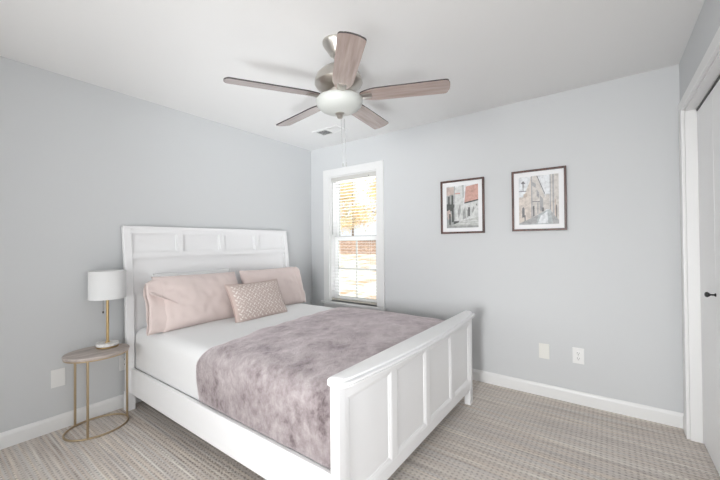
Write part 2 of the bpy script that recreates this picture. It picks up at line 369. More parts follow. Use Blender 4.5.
# ------------------------------------------------------------------ outdoors
drive = mat('pale_drive', (0.72, 0.70, 0.67), 0.9)
n_ = noi(drive, coords(drive), 1.6, 5, 0.65)
L(drive, ramp(drive, n_, [(0.40, (0.60, 0.40, 0.24)), (0.52, (0.74, 0.70, 0.65)), (0.7, (0.80, 0.79, 0.78))]), BS(drive).inputs['Base Color'])
litter = mat('leaf_litter', (0.38, 0.22, 0.13), 0.95)
n_ = noi(litter, coords(litter), 7, 6, 0.7)
L(litter, ramp(litter, n_, [(0.35, (0.24, 0.15, 0.10)), (0.5, (0.46, 0.30, 0.21)), (0.66, (0.66, 0.48, 0.35))]), BS(litter).inputs['Base Color'])
bump(litter, n_, 0.8, 0.1)
b = BM(); rows = [[b.verts.new((x, y, z)) for x in (-22, -10, -2, 6)] for y, z in ((0.16, -0.3), (2.5, -0.12), (6, 0.35), (9.0, 0.78))]
for a, c in zip(rows, rows[1:]):
    for i in range(3): b.faces.new((a[i], a[i+1], c[i+1], c[i]))
for f_ in list(b.faces): pass
r_ = bmesh.ops.extrude_face_region(b, geom=list(b.faces)); bmesh.ops.translate(b, verts=[e for e in r_['geom'] if isinstance(e, bmesh.types.BMVert)], vec=(0, 0, -0.3))
struct('ground', b, drive)
b = BM(); nx, ny = 40, 18; g = []
for j in range(ny+1):
    y = 9.0+j*0.5
    g.append([b.verts.new((-22+28*i/nx, y, 0.75+0.75*min(1, j/3.5)+0.12*noise.noise((i*0.5, j*0.7, 3))*min(1, j))) for i in range(nx+1)])
for j in range(ny):
    for i in range(nx): b.faces.new((g[j][i], g[j][i+1], g[j+1][i+1], g[j+1][i]))
r_ = bmesh.ops.extrude_face_region(b, geom=list(b.faces)); bmesh.ops.translate(b, verts=[e for e in r_['geom'] if isinstance(e, bmesh.types.BMVert)], vec=(0, 0, -0.5))
struct('ground_bank', b, litter)
barkm = mat('bark', (0.34, 0.28, 0.22), 0.9)
leafm = mat('autumn_leaf', (0.85, 0.58, 0.12), 0.7)
oi = N(leafm, 'ShaderNodeTexNoise'); oi.inputs['Scale'].default_value = 1.8; L(leafm, N(leafm, 'ShaderNodeTexCoord').outputs['Object'], oi.inputs['Vector'])
L(leafm, ramp(leafm, oi.outputs['Fac'], [(0.38, (0.70, 0.66, 0.36)), (0.5, (0.97, 0.84, 0.44)), (0.62, (0.92, 0.68, 0.38))]), BS(leafm).inputs['Base Color'])
BS(leafm).inputs['Transmission Weight'].default_value = 0.0
def tree(x, y, z, h, seed, label, nl):
    rnd = random.Random(seed); root = thing('autumn_tree', label, 'tree', (x, y, z), 0, 'autumn trees outside the window')
    b = BM(); tips = []
    pts = [(0, 0, -0.2), (0.05, 0.02, h*0.3), (-0.04, 0.05, h*0.6), (0.03, 0, h)]
    tube(b, pts, [0.09, 0.07, 0.05, 0.02], 8)
    for i in range(16):
        t = rnd.uniform(0.12, 0.97); a = rnd.uniform(0, 2*PI); ln = rnd.uniform(0.9, 1.9)*(1.1-0.5*t); p = Vector((0, 0, h*t))
        q = p+Vector((math.cos(a)*ln, math.sin(a)*ln, rnd.uniform(0.1, 0.8)*ln*0.6)); m_ = (p+q)/2+Vector((0, 0, 0.1))
        tube(b, [p, m_, q], [0.028, 0.018, 0.006], 6); tips += [(p+q)/2, m_, q, (m_+q)/2]
    obj('trunk', b, barkm, root)
    b = BM()
    for i in range(nl):
        c = rnd.choice(tips)+Vector([rnd.gauss(0, 0.22) for _ in range(3)])
        n_ = Vector([rnd.gauss(0, 1) for _ in range(3)]).normalized(); a = n_.orthogonal().normalized(); d = n_.cross(a); s = rnd.uniform(0.045, 0.085)
        b.faces.new([b.verts.new(c+a*s*k1+d*s*k2) for k1, k2 in ((-1, 0), (-0.2, -0.55), (1, 0), (-0.2, 0.55))])
    obj('foliage', b, leafm, root)
tree(-5.0, 9.6, 1.1, 4.2, 3, 'yellow autumn tree on the bank, right of the view through the window', 4200)
tree(-9.3, 11.0, 1.3, 4.6, 7, 'yellow autumn tree on the bank, left of the view through the window', 4200)
tree(-12.4, 17.0, 1.3, 6.0, 11, 'autumn tree standing furthest back behind the bank outside the window', 5200)

# ------------------------------------------------------------------ bed frame
bed = thing('bed_frame', 'white painted wooden panel bed with curved headboard and low footboard', 'bed', (1.14, -1.27, 0))
BO = Vector((-1.14, 1.27, 0))
def bedpart(name, b, m=bedm, parent=bed, smooth=None, **k):
    bmesh.ops.translate(b, verts=b.verts, vec=BO); return obj(name, b, m, parent, smooth, **k)
def xf(z): return 0.115-0.0864*max(0, z-0.5)**2
def cbox(b, y0, y1, z0, z1, d0, d1, n=10, edge=0.0):
    """box following the curved headboard: front face d0 behind the front curve, back face d1 behind"""
    rings = []
    for i in range(n+1):
        z = z0+(z1-z0)*i/n; x = xf(z)
        rings.append([b.verts.new(p) for p in ((x-d1, y0, z), (x-d0-edge, y0, z), (x-d0, y0+edge, z), (x-d0, y1-edge, z), (x-d0-edge, y1, z), (x-d1, y1, z))] if edge else
                     [b.verts.new(p) for p in ((x-d1, y0, z), (x-d0, y0, z), (x-d0, y1, z), (x-d1, y1, z))])
    k = len(rings[0])
    for a, c in zip(rings, rings[1:]):
        for i in range(k): b.faces.new((a[i], a[(i+1) % k], c[(i+1) % k], c[i]))
    b.faces.new(rings[0]); b.faces.new(rings[-1])
HY0, HY1 = -2.09, -0.455
b = BM()
cbox(b, HY0, HY0+0.055, 0.14, 1.385, 0, 0.036, 24, 0.004); cbox(b, HY1-0.055, HY1, 0.14, 1.385, 0, 0.036, 24, 0.004)
cbox(b, HY0+0.055, HY1-0.055, 1.345, 1.385, 0.001, 0.036, 3); cbox(b, HY0+0.055, HY1-0.055, 1.155, 1.195, 0.001, 0.036, 4)
cbox(b, HY0+0.055, HY1-0.055, 0.14, 0.285, 0.001, 0.036, 4)
iw = HY1-HY0-0.11; pw = (iw-3*0.045)/4
for i in range(3):
    y = HY0+0.055+(i+1)*pw+i*0.045; cbox(b, y, y+0.045, 1.195, 1.345, 0.001, 0.036, 6)
hb = bedpart('headboard', b)
b = BM()
for i in range(4):
    y = HY0+0.055+i*(pw+0.045); cbox(b, y, y+pw, 1.195, 1.345, 0.024, 0.034, 6)
cbox(b, HY0+0.055, HY1-0.055, 0.285, 1.155, 0.024, 0.034, 24)
bp = bedpart('headboard_panel', b)
bp.parent = hb
b = BM()
def mould(b, y0, y1, z0, z1, w=0.012):
    for (ya, yb, za, zb) in ((y0, y0+w, z0, z1), (y1-w, y1, z0, z1), (y0+w, y1-w, z1-w, z1)) + (((y0+w, y1-w, z0, z0+w),) if z0 > 1 else ()): cbox(b, ya, yb, za, zb, 0.015, 0.0245, 12 if zb-za > 0.3 else 5)
for i in range(4):
    y = HY0+0.055+i*(pw+0.045); mould(b, y, y+pw, 1.195, 1.345, 0.010)
mould(b, HY0+0.055, HY1-0.055, 0.60, 1.155, 0.012)
mo = bedpart('panel_moulding', b); mo.parent = hb
b = BM(); x = xf(1.39)
box(b, x-0.037, x+0.0015, HY0, HY1, 1.385, 1.404, 0.002, 2); cp = bedpart('cap_rail', b); cp.parent = hb
for y in (HY0, HY1-0.06):
    b = BM(); box(b, 0.055, 0.112, y, y+0.06, 0, 0.14, 0.003); lg = bedpart('leg', b); lg.parent = hb
# footboard
FX = 2.178; FY0, FY1 = -2.072, -0.450
b = BM()
box(b, 2.132, FX, FY0, FY0+0.045, 0.117, 0.676, 0.003); box(b, 2.132, FX, FY1-0.045, FY1, 0.117, 0.676, 0.003); box(b, 2.135, FX-0.003, FY0+0.045, FY0+0.062, 0.180, 0.625); box(b, 2.135, FX-0.003, FY1-0.055, FY1-0.045, 0.180, 0.625)
box(b, 2.135, FX-0.002, FY0+0.045, FY1-0.045, 0.117, 0.180, 0.002); box(b, 2.135, FX-0.002, FY0+0.045, FY1-0.045, 0.625, 0.676, 0.002)
cs = [-1.638, -1.246, -0.854]
for c in cs: box(b, 2.135, FX-0.0025, c-0.024, c+0.024, 0.180, 0.625)
fb = bedpart('footboard', b)
b = BM(); edges = [FY0+0.062]+[v for c in cs for v in (c-0.024, c+0.024)]+[FY1-0.055]
for i in range(4): box(b, 2.142, FX-0.012, edges[2*i], edges[2*i+1], 0.18, 0.625)
o = bedpart('footboard_panel', b); o.parent = fb
b = BM()
for i in range(4):
    y0, y1, z0, z1 = edges[2*i], edges[2*i+1], 0.18, 0.625
    path = [(y0, z0, 1, 1), (y1, z0, -1, 1), (y1, z1, -1, -1), (y0, z1, 1, -1)]
    prof = [(0, -0.013), (0, -0.003), (0.008, -0.004), (0.014, -0.007), (0.021, -0.009), (0.024, -0.013)]
    rings = [[b.verts.new((FX+d, y+sy*u, z+sz*u)) for u, d in prof] for y, z, sy, sz in path]
    for k in range(4):
        A, B_ = rings[k], rings[(k+1) % 4]
        for q in range(len(prof)):
            q2 = (q+1) % len(prof); b.faces.new((A[q], A[q2], B_[q2], B_[q]))
o = bedpart('panel_moulding', b); o.parent = fb
for y in (FY0, FY1-0.055):
    b = BM(); box(b, 2.132, FX, y, y+0.055, 0, 0.117, 0.003); o = bedpart('leg', b); o.parent = fb
# cap: stepped moulding, bowed at the front
def capx(t):
    e = min(t, 1-t)*1.66
    corner = 0.0 if e > 0.05 else 0.03*(1-math.sqrt(max(0, 1-(1-e/0.05)**2)))
    return 0.034+0.050*(1-(2*t-1)**2)-corner
def capring(t, inset=0.0):
    y = FY0-0.008+t*(FY1-FY0+0.006); wv = capx(t)
    P = [(-0.052, 0.676), (wv-0.022, 0.676), (wv-0.010, 0.679), (wv-0.004, 0.684), (wv-0.004, 0.688), (wv-0.011, 0.690), (wv-0.011, 0.693), (wv-0.001, 0.694), (wv, 0.699), (wv-0.004, 0.703), (wv-0.018, 0.705), (wv-0.022, 0.712), (wv-0.034, 0.717), (-0.040, 0.717), (-0.050, 0.712), (-0.052, 0.704)]
    P = [(x, 0.6965+(z-0.6965)*(1-inset)) for x, z in P]
    return [(FX+x, y, z) for x, z in P]
b = BM(); ts = [0, 0.003, 0.008, 0.016, 0.026, 0.04]+[0.04+0.92*i/30 for i in range(1, 30)]+[0.96, 0.974, 0.984, 0.992, 0.997, 1]
rings = [[b.verts.new(p) for p in capring(t, 0.35 if t in (0, 1) else (0.1 if t in (0.003, 0.997) else 0))] for t in ts]
for a, c in zip(rings, rings[1:]):
    for i in range(len(a)): b.faces.new((a[i], a[(i+1) % len(a)], c[(i+1) % len(a)], c[i]))
b.faces.new(rings[0]); b.faces.new(rings[-1])
o = bedpart('cap_rail', b, smooth=35); o.parent = fb
for y in (-2.065, -0.497):
    b = BM(); box(b, 0.108, 2.134, y, y+0.022, 0.130, 0.318, 0.004); bedpart('side_rail', b)
b = BM(); box(b, 0.118, 2.128, -2.030, -0.510, 0.285, 0.300); bedpart('slat_deck', b)

# mattress
def mattress_mesh(x0, x1, y0, y1, z0, z1, crown):
    b = BM(); RT = 0.07; levels = [(0.012, z0), (0.003, z0+0.004), (0, z0+0.015), (0, z0+0.10), (0.0, z1-RT-0.06)]
    for k in range(7): a = PI/2*k/6; levels.append((RT-RT*math.cos(a), z1-RT+RT*math.sin(a)))
    for d in (0.12, 0.2, 0.32, 0.46, 0.60, 0.70): levels.append((d, z1))
    nL, nW, nC = 24, 16, 6; rings = []
    for d, z in levels:
        hx = (x1-x0)/2-d; hy = (y1-y0)/2-d; r = max(0.004, 0.022-d*0.3); pts = []
        for cx_, cy_, a0, n_, dx, dy in ((hx-r, hy-r, 0, nL, -1, 0), (-hx+r, hy-r, PI/2, nW, 0, -1), (-hx+r, -hy+r, PI, nL, 1, 0), (hx-r, -hy+r, 1.5*PI, nW, 0, 1)):
            for k in range(nC+1): pts.append((cx_+r*math.cos(a0+PI/2*k/nC), cy_+r*math.sin(a0+PI/2*k/nC)))
            ex, ey = pts[-1]; ln = 2*(hx-r) if dx else 2*(hy-r)
            for k in range(1, n_): pts.append((ex+dx*ln*k/n_, ey+dy*ln*k/n_))
        rg = []
        for px, py in pts:
            u, w = px/((x1-x0)/2), py/((y1-y0)/2)
            up_ = crown*(1-u**4)*(1-w**4) if z > z1-RT else 0
            bul = 0.004*noise.noise((px*3, py*3, z*6)) if z0+0.02 < z < z1-RT else 0.003*noise.noise((px*4, py*4, 1)) if z >= z1-RT else 0
            fx_ = px-(0.6*min(d, 0.07) if px < -(hx-r-0.05) else 0)
            rg.append(b.verts.new(((x0+x1)/2+fx_, (y0+y1)/2+py, z+up_+bul*(1 if z >= z1-RT else 0))))
        rings.append(rg)
    for a, c in zip(rings, rings[1:]):
        for i in range(len(a)): b.faces.new((a[i], a[(i+1) % len(a)], c[(i+1) % len(a)], c[i]))
    b.faces.new(rings[0]); b.faces.new(rings[-1]); return b
MX0, MX1, MY0, MY1, MZ0, MZ1 = 0.100, 2.122, -2.033, -0.513, 0.301, 0.612
o = obj('mattress', mattress_mesh(MX0, MX1, MY0, MY1, MZ0, MZ1, 0.022), sheetm, smooth=60)
tag(o, 'queen mattress made up in a smooth white sheet on the white bed frame', 'mattress')

# fleece blanket wrapped over the mattress
b = BM()
def blanket_profile(s):
    """s in 0..1 from the left hem over the top to the right hem -> (y, z, nx, nz)"""
    r = 0.075; hl = MZ1-r-0.324; wt = (MY1-MY0)-2*r; arc = r*PI/2; tot = 2*hl+2*arc+wt; d = s*tot
    if d < hl: return MY0, 0.324+d, -1, 0
    d -= hl
    if d < arc: a = d/r; return MY0+r-r*math.cos(a), MZ1-r+r*math.sin(a), -math.cos(a), math.sin(a)
    d -= arc
    if d < wt: return MY0+r+d, MZ1, 0, 1
    d -= wt
    if d < arc: a = d/r; return MY1-r+r*math.sin(a), MZ1-r+r*math.cos(a), math.sin(a), math.cos(a)
    d -= arc; return MY1, MZ1-r-d, 1, 0
def lerp(t, tab):
    for (a, va), (c, vc) in zip(tab, tab[1:]):
        if t <= c: return va+(vc-va)*(t-a)/(c-a)
    return tab[-1][1]
hemx = [(0, 1.075), (0.06, 1.045), (0.10, 1.04), (0.14, 1.085), (0.19, 1.115), (0.30, 1.065), (0.5, 1.005), (0.80, 0.945), (0.9, 0.935), (1, 0.93)]
nu, nv_ = 90, 110; G = []
for j in range(nv_+1):
    s = j/nv_; y, z, ny, nz = blanket_profile(s); row_ = []
    for i in range(nu+1):
        u = i/nu; xs = lerp(s, hemx); x = xs+(MX1+0.004-xs)*u
        cu = (x-MX0)/(MX1-MX0); cr = 0.022*(1-(2*cu-1)**4)*(1-(2*(y-MY0)/(MY1-MY0)-1)**4)
        pf = 0.014+(0.020*min(1, u*9) if nz > 0.2 else 0.004)*max(0.25, nz)
        wr = noise.noise((x*5.5, y*5.5, z*5.5))*0.010+noise.noise((x*14, y*14, z*14+5))*0.004
        if nz < 0.3: wr = wr*0.35 if s < 0.5 else 0
        off = pf+max(-0.010, wr)
        row_.append(b.verts.new((x, y+ny*min(off, 0.02), z+nz*(off+cr))))
    G.append(row_)
for j in range(nv_):
    for i in range(nu): b.faces.new((G[j][i], G[j][i+1], G[j+1][i+1], G[j+1][i]))
o = obj('blanket', b, fleece, smooth=180)
md = o.modifiers.new('thick', 'SOLIDIFY'); md.thickness = 0.010; md.offset = -1
tag(o, 'mauve-grey plush fleece blanket spread over the foot half of the white bed', 'blanket')

# ------------------------------------------------------------------ pillows
def pillow_mesh(b, Lx, Ly, Tt, seed, power=2.6, dog=0.0, nu=56, nv=40, wr=0.006, sag=0.0, hem=None):
    """local x = length, y = height, z = thickness"""
    def pt(u, v, side):
        x = u*Lx/2*(1-0.05*(1-u*u)*0-dog*(1-abs(v)**2)*abs(u)**3); y = v*Ly/2*(1-dog*(1.0-abs(u)**2)*abs(v)**3)
        e = max(0.0, (1-abs(u)**power))*max(0.0, (1-abs(v)**power))
        t = Tt/2*(e**0.5)*(1.0-0.12*v)
        w = wr*noise.noise((x*7+seed, y*7, side*3.0))+wr*0.6*noise.noise((x*17+seed, y*17, side*5.0))
        k = min(1, e*3)
        z = side*(t+w*k)
        y += sag*(1-u*u)*(0.5*v+0.5)*-1
        return Vector((x, y, z))
    for side in (1, -1):
        g = [[b.verts.new(pt(2*i/nu-1, 2*j/nv-1, side)) for i in range(nu+1)] for j in range(nv+1)]
        for j in range(nv):
            for i in range(nu): b.faces.new((g[j][i], g[j][i+1], g[j+1][i+1], g[j+1][i]))
    bmesh.ops.remove_doubles(b, verts=b.verts, dist=1e-5)
def place(o, c, lean, twist=0.0, rollz=0.0):
    """stand the pillow with its length along +y, top leaning back to -x by `lean` from vertical"""
    s, k = math.sin(lean), math.cos(lean)
    u = Vector((0, 1, 0)); v_ = Vector((-s, 0, k)); n = u.cross(v_)
    R_ = Matrix((u, v_, n)).transposed()
    R_ = Matrix.Rotation(twist, 3, 'Z') @ R_ @ Matrix.Rotation(rollz, 3, 'Z')
    M_ = R_.to_4x4(); M_.translation = c; o.matrix_world = M_
def hem_mesh(b, x0, x1, hy, seed, t0=0.02, top=1.0, n=26, skew=0.0):
    """soft open pillowcase end: two wavy layers from x0 (at the pillow) to x1 (open end); top = height of the open end's upper corner"""
    for sd in (1, -1):
        g = []
        for i in range(9):
            a = i/8; x = x0+(x1-x0)*a; row_ = []
            for j in range(n+1):
                v_ = 2*j/n-1; t_ = 1+(top-1)*a**1.5; yb = -1-0.05*a
                y = hy*(yb+(t_-yb)*(v_+1)/2)
                th = (t0*(1-0.45*a))*math.sqrt(max(0, 1-v_**4))+0.002
                w = 0.018*a*noise.noise((y*13+seed, a*2, sd*1.3))+0.008*noise.noise((y*34+seed, a*3, 0))*a
                row_.append(b.verts.new((x+math.copysign(skew*a*(1-v_)/2, x1)+0.016*a*noise.noise((y*8, seed, 2)), y, sd*th+w)))
            g.append(row_)
        for i in range(8):
            for j in range(n): b.faces.new((g[i][j], g[i][j+1], g[i+1][j+1], g[i+1][j]))
ZT = MZ1+0.020
# white pillow standing behind the left pink one
b = BM(); pillow_mesh(b, 0.68, 0.42, 0.075, 4.0, wr=0.004, dog=0.06); o = obj('pillow', b, sheetm, smooth=180)
place(o, (0.158, -1.575, ZT+0.186), 0.13)
tag(o, 'white pillow showing only its top edge, against the headboard behind the left pink pillow', 'pillow')
def pink(label, c, lean, twist, seed, hemdir, Lx, rollz=0.0, Ly=0.42, top=1.0, fl=0.05, fold=False):
    b = BM(); pillow_mesh(b, Lx, Ly, 0.19, seed, power=2.8, dog=0.04, wr=0.012); o = obj('pillow', b, pinkm, smooth=180)
    b = BM(); x0 = hemdir*(Lx/2-0.06); x1 = hemdir*(Lx/2+fl)
    hem_mesh(b, x0, x1, Ly*0.475, seed, 0.042, top, skew=0.05 if fold else 0.0); h = obj('pillowcase_hem', b, pinkm, smooth=180); md = h.modifiers.new('t', 'SOLIDIFY'); md.thickness = 0.003
    h.parent = o
    if fold:      # the upper edge of the case folded over and tucked in, leaving a slanting crease
        b = BM(); n_ = 24; m_ = 12; g = []
        xe = Lx/2+fl
        def zf(x, y):
            u, v_ = x/(Lx/2), y/(Ly/2)
            e = max(0.0, 1-abs(u)**2.8)*max(0.0, 1-abs(v_)**2.8); zp = 0.095*e**0.5*(1-0.12*v_)
            a = min(1, max(0, (abs(x)-(Lx/2-0.06))/(fl+0.06))); vv = min(1, abs(y)/(Ly*0.475))
            zh = 0.042*(1-0.45*a)*math.sqrt(max(0, 1-vv**4))+0.004 if abs(x) > Lx/2-0.06 else 0
            return max(zp, zh)
        for q in range(m_+1):
            a = q/m_; row_ = []
            for k in range(n_+1):
                t = k/n_; x = -(xe-0.006)+t*0.175
                ylo = Ly*(0.14-0.24*t-0.03*math.sin(PI*t)); yhi = ylo+Ly*0.20*(1-t)**0.8
                y = ylo+(yhi-ylo)*a
                lift = (0.012+0.026*math.sin(PI*min(1, t*1.15+0.05))**0.8)*math.exp(-a*1.6)*(1-a)*(1-t**6)
                row_.append(b.verts.new((x, y, zf(x, y)+lift-0.012*a-0.010*t*t)))
            g.append(row_)
        for q in range(m_):
            for k in range(n_): b.faces.new((g[q][k], g[q][k+1], g[q+1][k+1], g[q+1][k]))
        f2 = obj('pillowcase_fold', b, pinkm, smooth=180); md = f2.modifiers.new('t', 'SOLIDIFY'); md.thickness = 0.004; md.offset = -1; f2.parent = o
    place(o, c, lean, twist, rollz); tag(o, label, 'pillow', None); return o
pink('blush pink pillow on the left of the bed, beside the white table lamp', (0.350, -1.620, ZT+0.178), 0.47, 0.03, 1.3, -1, 0.72, -0.02, Ly=0.44, top=0.80, fold=True)
pink('blush pink pillow on the right of the bed, nearest the window', (0.300, -0.862, ZT+0.176), 0.40, 0.0, 7.7, 1, 0.68, 0.0, top=1.04, fl=0.045)
b = BM(); pillow_mesh(b, 0.555, 0.345, 0.135, 9.1, power=3.0, dog=0.07, wr=0.004); o = obj('lumbar_cushion', b, lumb, smooth=180)
b = BM(); nseg = 120; pts = []
for k in range(nseg):
    a = 4*k/nseg; sd = int(a); f_ = 2*(a-sd)-1
    u, v_ = [(f_, -1), (1, f_), (-f_, 1), (-1, -f_)][sd]
    pts.append((u*0.2775*(1-0.07*(1-v_*v_)*abs(u)**3), v_*0.1725*(1-0.07*(1-u*u)*abs(v_)**3), 0))
tube(b, pts, 0.0045, 8, True); e_ = obj('piping', b, mat('blush_piping', (0.55, 0.42, 0.385), 0.85), o, 180)
place(o, (0.590, -1.258, ZT+0.134), 0.46, 0.04, -0.005)
tag(o, 'small blush lumbar cushion with a woven white dash pattern, in front of the pink pillows', 'cushion')

# ------------------------------------------------------------------ side table and lamp
TC = (0.194, -2.293); TZ = 0.525; AX, AY = 0.162, 0.186
st = thing('side_table', 'small oval side table with limed wood top and thin brass legs on a ring', 'side table', (TC[0], TC[1], 0))
b = BM(); lathe(b, [(0.965, TZ-0.019), (0.985, TZ-0.017), (1.0, TZ-0.010), (1.0, TZ-0.004), (0.985, TZ)], 72, sx=AX, sy=AY); obj('table_top', b, tabw, st, 30)
b = BM(); lathe(b, [(0.80, TZ-0.027), (0.97, TZ-0.027), (0.97, TZ-0.019), (0.80, TZ-0.019)], 72, sx=AX, sy=AY); obj('top_rim', b, antbrass, st, 30)
fx, fy = AX-0.008, AY-0.008
b = BM(); tube(b, [(fx*math.cos(2*PI*i/72), fy*math.sin(2*PI*i/72), 0.0065) for i in range(72)], 0.0062, 10, True); obj('base_ring', b, antbrass, st, 180)
for a in (PI/2, PI/2+2*PI/3, PI/2-2*PI/3):
    b = BM(); x, y = fx*math.cos(a), fy*math.sin(a)
    tube(b, [(x, y, 0.006), (x, y, TZ-0.024)], 0.0072, 12); obj('leg', b, antbrass, st, 40)
LP = (0.138, -2.217)
lm = thing('table_lamp', 'brass table lamp with white drum shade on the oval side table', 'lamp', (LP[0], LP[1], TZ))
b = BM(); lathe(b, [(0.064, 0.000), (0.067, 0.002), (0.067, 0.010), (0.065, 0.012)], 48); obj('base_band', b, brassm, lm, 40)
b = BM(); lathe(b, [(0.065, 0.012), (0.069, 0.014), (0.069, 0.029), (0.065, 0.033), (0.012, 0.033)], 48); obj('base', b, marblem, lm, 40)
b = BM(); lathe(b, [(0.016, 0.032), (0.016, 0.037), (0.0085, 0.040), (0.0085, 0.37), (0.012, 0.372), (0.012, 0.40), (0.004, 0.41)], 24); obj('stem', b, brassm, lm, 40)
b = BM(); z0, z1 = 0.348, 0.546
lathe(b, [(0.1095, z0), (0.1120, z0), (0.1120, z0+0.005), (0.1112, z0+0.006), (0.1108, z1-0.006), (0.1116, z1-0.005), (0.1116, z1), (0.1090, z1)], 64, cap=False)
lathe(b, [(0.1095, z0), (0.1090, z1)], 64, cap=False); bmesh.ops.remove_doubles(b, verts=b.verts, dist=1e-5); obj('lamp_shade', b, shadem, lm, 40)
b = BM()
tube(b, [(0, 0, 0.40), (0, 0, 0.50)], 0.002, 8)
for a in (0, 2*PI/3, 4*PI/3): tube(b, [(0, 0, 0.50), (0.1100*math.cos(a), 0.1100*math.sin(a), 0.530)], 0.0016, 6)
obj('shade_spider', b, brassm, lm)
b = BM(); lathe(b, [(0.008, 0.405), (0.012, 0.42), (0.028, 0.455), (0.028, 0.475), (0.016, 0.494), (0.003, 0.498)], 24); obj('bulb', b, mat('opal_bulb', (0.85, 0.85, 0.82), 0.3), lm, 180)
b = BM(); cx_, cy_ = 0.012, -0.030
tube(b, [(0.008, -0.008, 0.385), (cx_, cy_, 0.380), (cx_, cy_, 0.262)], 0.0011, 6); lathe(b, [(0.001, 0), (0.0045, -0.003), (0.005, -0.012), (0.002, -0.018)], 12, (cx_, cy_, 0.262)); obj('pull_chain', b, mat('chain_dark', (0.10, 0.085, 0.07), 0.4, 0.6), lm, 40, label='dark pull chain with bead')

# ------------------------------------------------------------------ ceiling fan
FCX, FCY = 1.765, -1.572
fan = thing('ceiling_fan', 'brushed nickel ceiling fan with five walnut blades and a frosted glass bowl light', 'ceiling fan', (FCX, FCY, H))
def fpart(name, prof, m, parent=fan, seg=56, **k):
    b = BM(); lathe(b, [(r, z-H) for r, z in prof], seg); return obj(name, b, m, parent, 35, **k)
fan.rotation_euler = (0.0398, -0.0096, 0)     # hangs slightly out of plumb
can = fpart('canopy', [(0.086, H), (0.086, H-0.008), (0.082, H-0.016), (0.070, H-0.035), (0.052, H-0.062), (0.046, H-0.070), (0.043, H-0.074), (0.020, H-0.076)], nickelm)
can.rotation_euler = (-0.0398, 0.0096, 0)
fpart('downrod', [(0.022, H-0.070), (0.028, H-0.082), (0.022, H-0.094), (0.0125, H-0.098), (0.0125, 2.314), (0.030, 2.312), (0.034, 2.302), (0.030, 2.290)], nickelm)
fpart('motor_housing', [(0.030, 2.298), (0.062, 2.292), (0.098, 2.276), (0.126, 2.250), (0.141, 2.216), (0.142, 2.198), (0.132, 2.182), (0.105, 2.168), (0.080, 2.160), (0.068, 2.156)], nickelm)
fpart('switch_housing', [(0.066, 2.165), (0.066, 2.132), (0.075, 2.128), (0.110, 2.122), (0.126, 2.116), (0.129, 2.110), (0.126, 2.106), (0.100, 2.106)], nickelm)
bowl = fpart('glass_bowl', [(0.124, 2.112), (0.135, 2.107), (0.139, 2.098), (0.138, 2.084), (0.130, 2.067), (0.114, 2.050), (0.090, 2.037), (0.060, 2.028), (0.020, 2.024)], glassbowl, label='frosted white glass bowl')
fpart('finial', [(0.026, 2.026), (0.028, 2.018), (0.020, 2.013), (0.016, 2.009), (0.018, 2.002), (0.013, 1.995), (0.006, 1.992)], nickelm, seg=28)
rv = Vector((0.806, 0.592, 0))
for off, zb_, nm in ((0.006, 1.735, 'pull_chain'), (0.026, 1.735, 'pull_chain')):
    b = BM(); px, py = rv.x*(off), rv.y*(off)
    tube(b, [(px, py, 1.992-H), (px, py, zb_-H)], 0.0011, 6); lathe(b, [(0.0012, 0), (0.0042, -0.004), (0.0042, -0.020), (0.002, -0.026)], 12, (px, py, zb_-H)); obj(nm, b, chainm, fan, 40)
def blade_meshes():
    # local: x along blade, y across, z up; root at hub axis
    r0, r1 = 0.125, 0.632; t = 0.0075
    outl = []
    def hw(x): a = (x-r0)/(r1-r0); return 0.0555+0.0065*a-0.030*max(0, 1-(x-r0)/0.11)**2
    top, rc = [], 0.022
    n = 26
    for i in range(n+1):
        x = r0+0.012+(r1-rc-r0-0.012)*i/n; top.append((x, hw(x)))
    cap_ = [(r1-rc+rc*math.sin(a), hw(r1)-rc+rc*math.cos(a)) for a in [PI/2*k/5 for k in range(1, 6)]]
    endp = [(r1+0.008*(1-(y/0.048)**2), y) for y in (0.030, 0.015, 0)]
    st_ = [(r0, 0.018), (r0+0.004, 0.026)]
    half = st_+top+cap_+endp
    full = half+[(x, -y) for x, y in reversed(half[:-1])]
    b = BM()
    lo = [b.verts.new((x, y, -t/2)) for x, y in full]; hi = [b.verts.new((x, y, t/2)) for x, y in full]
    b.faces.new(lo); b.faces.new(hi)
    for i in range(len(full)):
        j = (i+1) % len(full); f_ = b.faces.new((lo[i], lo[j], hi[j], hi[i])); f_.material_index = 1
    return b
def iron_mesh():
    b = BM(); z0 = 2.146-2.112
    secs = [(0.058, 0.022, z0-0.004), (0.080, 0.022, z0-0.012), (0.105, 0.021, z0-0.028), (0.122, 0.020, -0.012), (0.150, 0.024, -0.0085), (0.185, 0.026, -0.0062), (0.193, 0.021, -0.0052)]
    rings = []
    for x, w, z in secs:
        hgt = 0.007 if x < 0.2 else 0.004
        rings.append([b.verts.new(p) for p in ((x, -w, z), (x, -w*0.6, z-hgt), (x, w*0.6, z-hgt), (x, w, z), (x, w*0.6, z+0.002), (x, -w*0.6, z+0.002))])
    for a, c in zip(rings, rings[1:]):
        for i in range(6): b.faces.new((a[i], a[(i+1) % 6], c[(i+1) % 6], c[i]))
    b.faces.new(rings[0]); b.faces.new(rings[-1])
    return b
BZ = 2.117
for k in range(5):
    az = 0.4666-k*2*PI/5
    bo = obj('blade', blade_meshes(), [bladem, blade_edge], fan)
    bo.location = (0, 0, BZ-H)
    bo.rotation_euler = (math.radians(-12), 0, az)   # pitched blades
    ir = obj('blade_iron', iron_mesh(), nickelm, bo, 50)

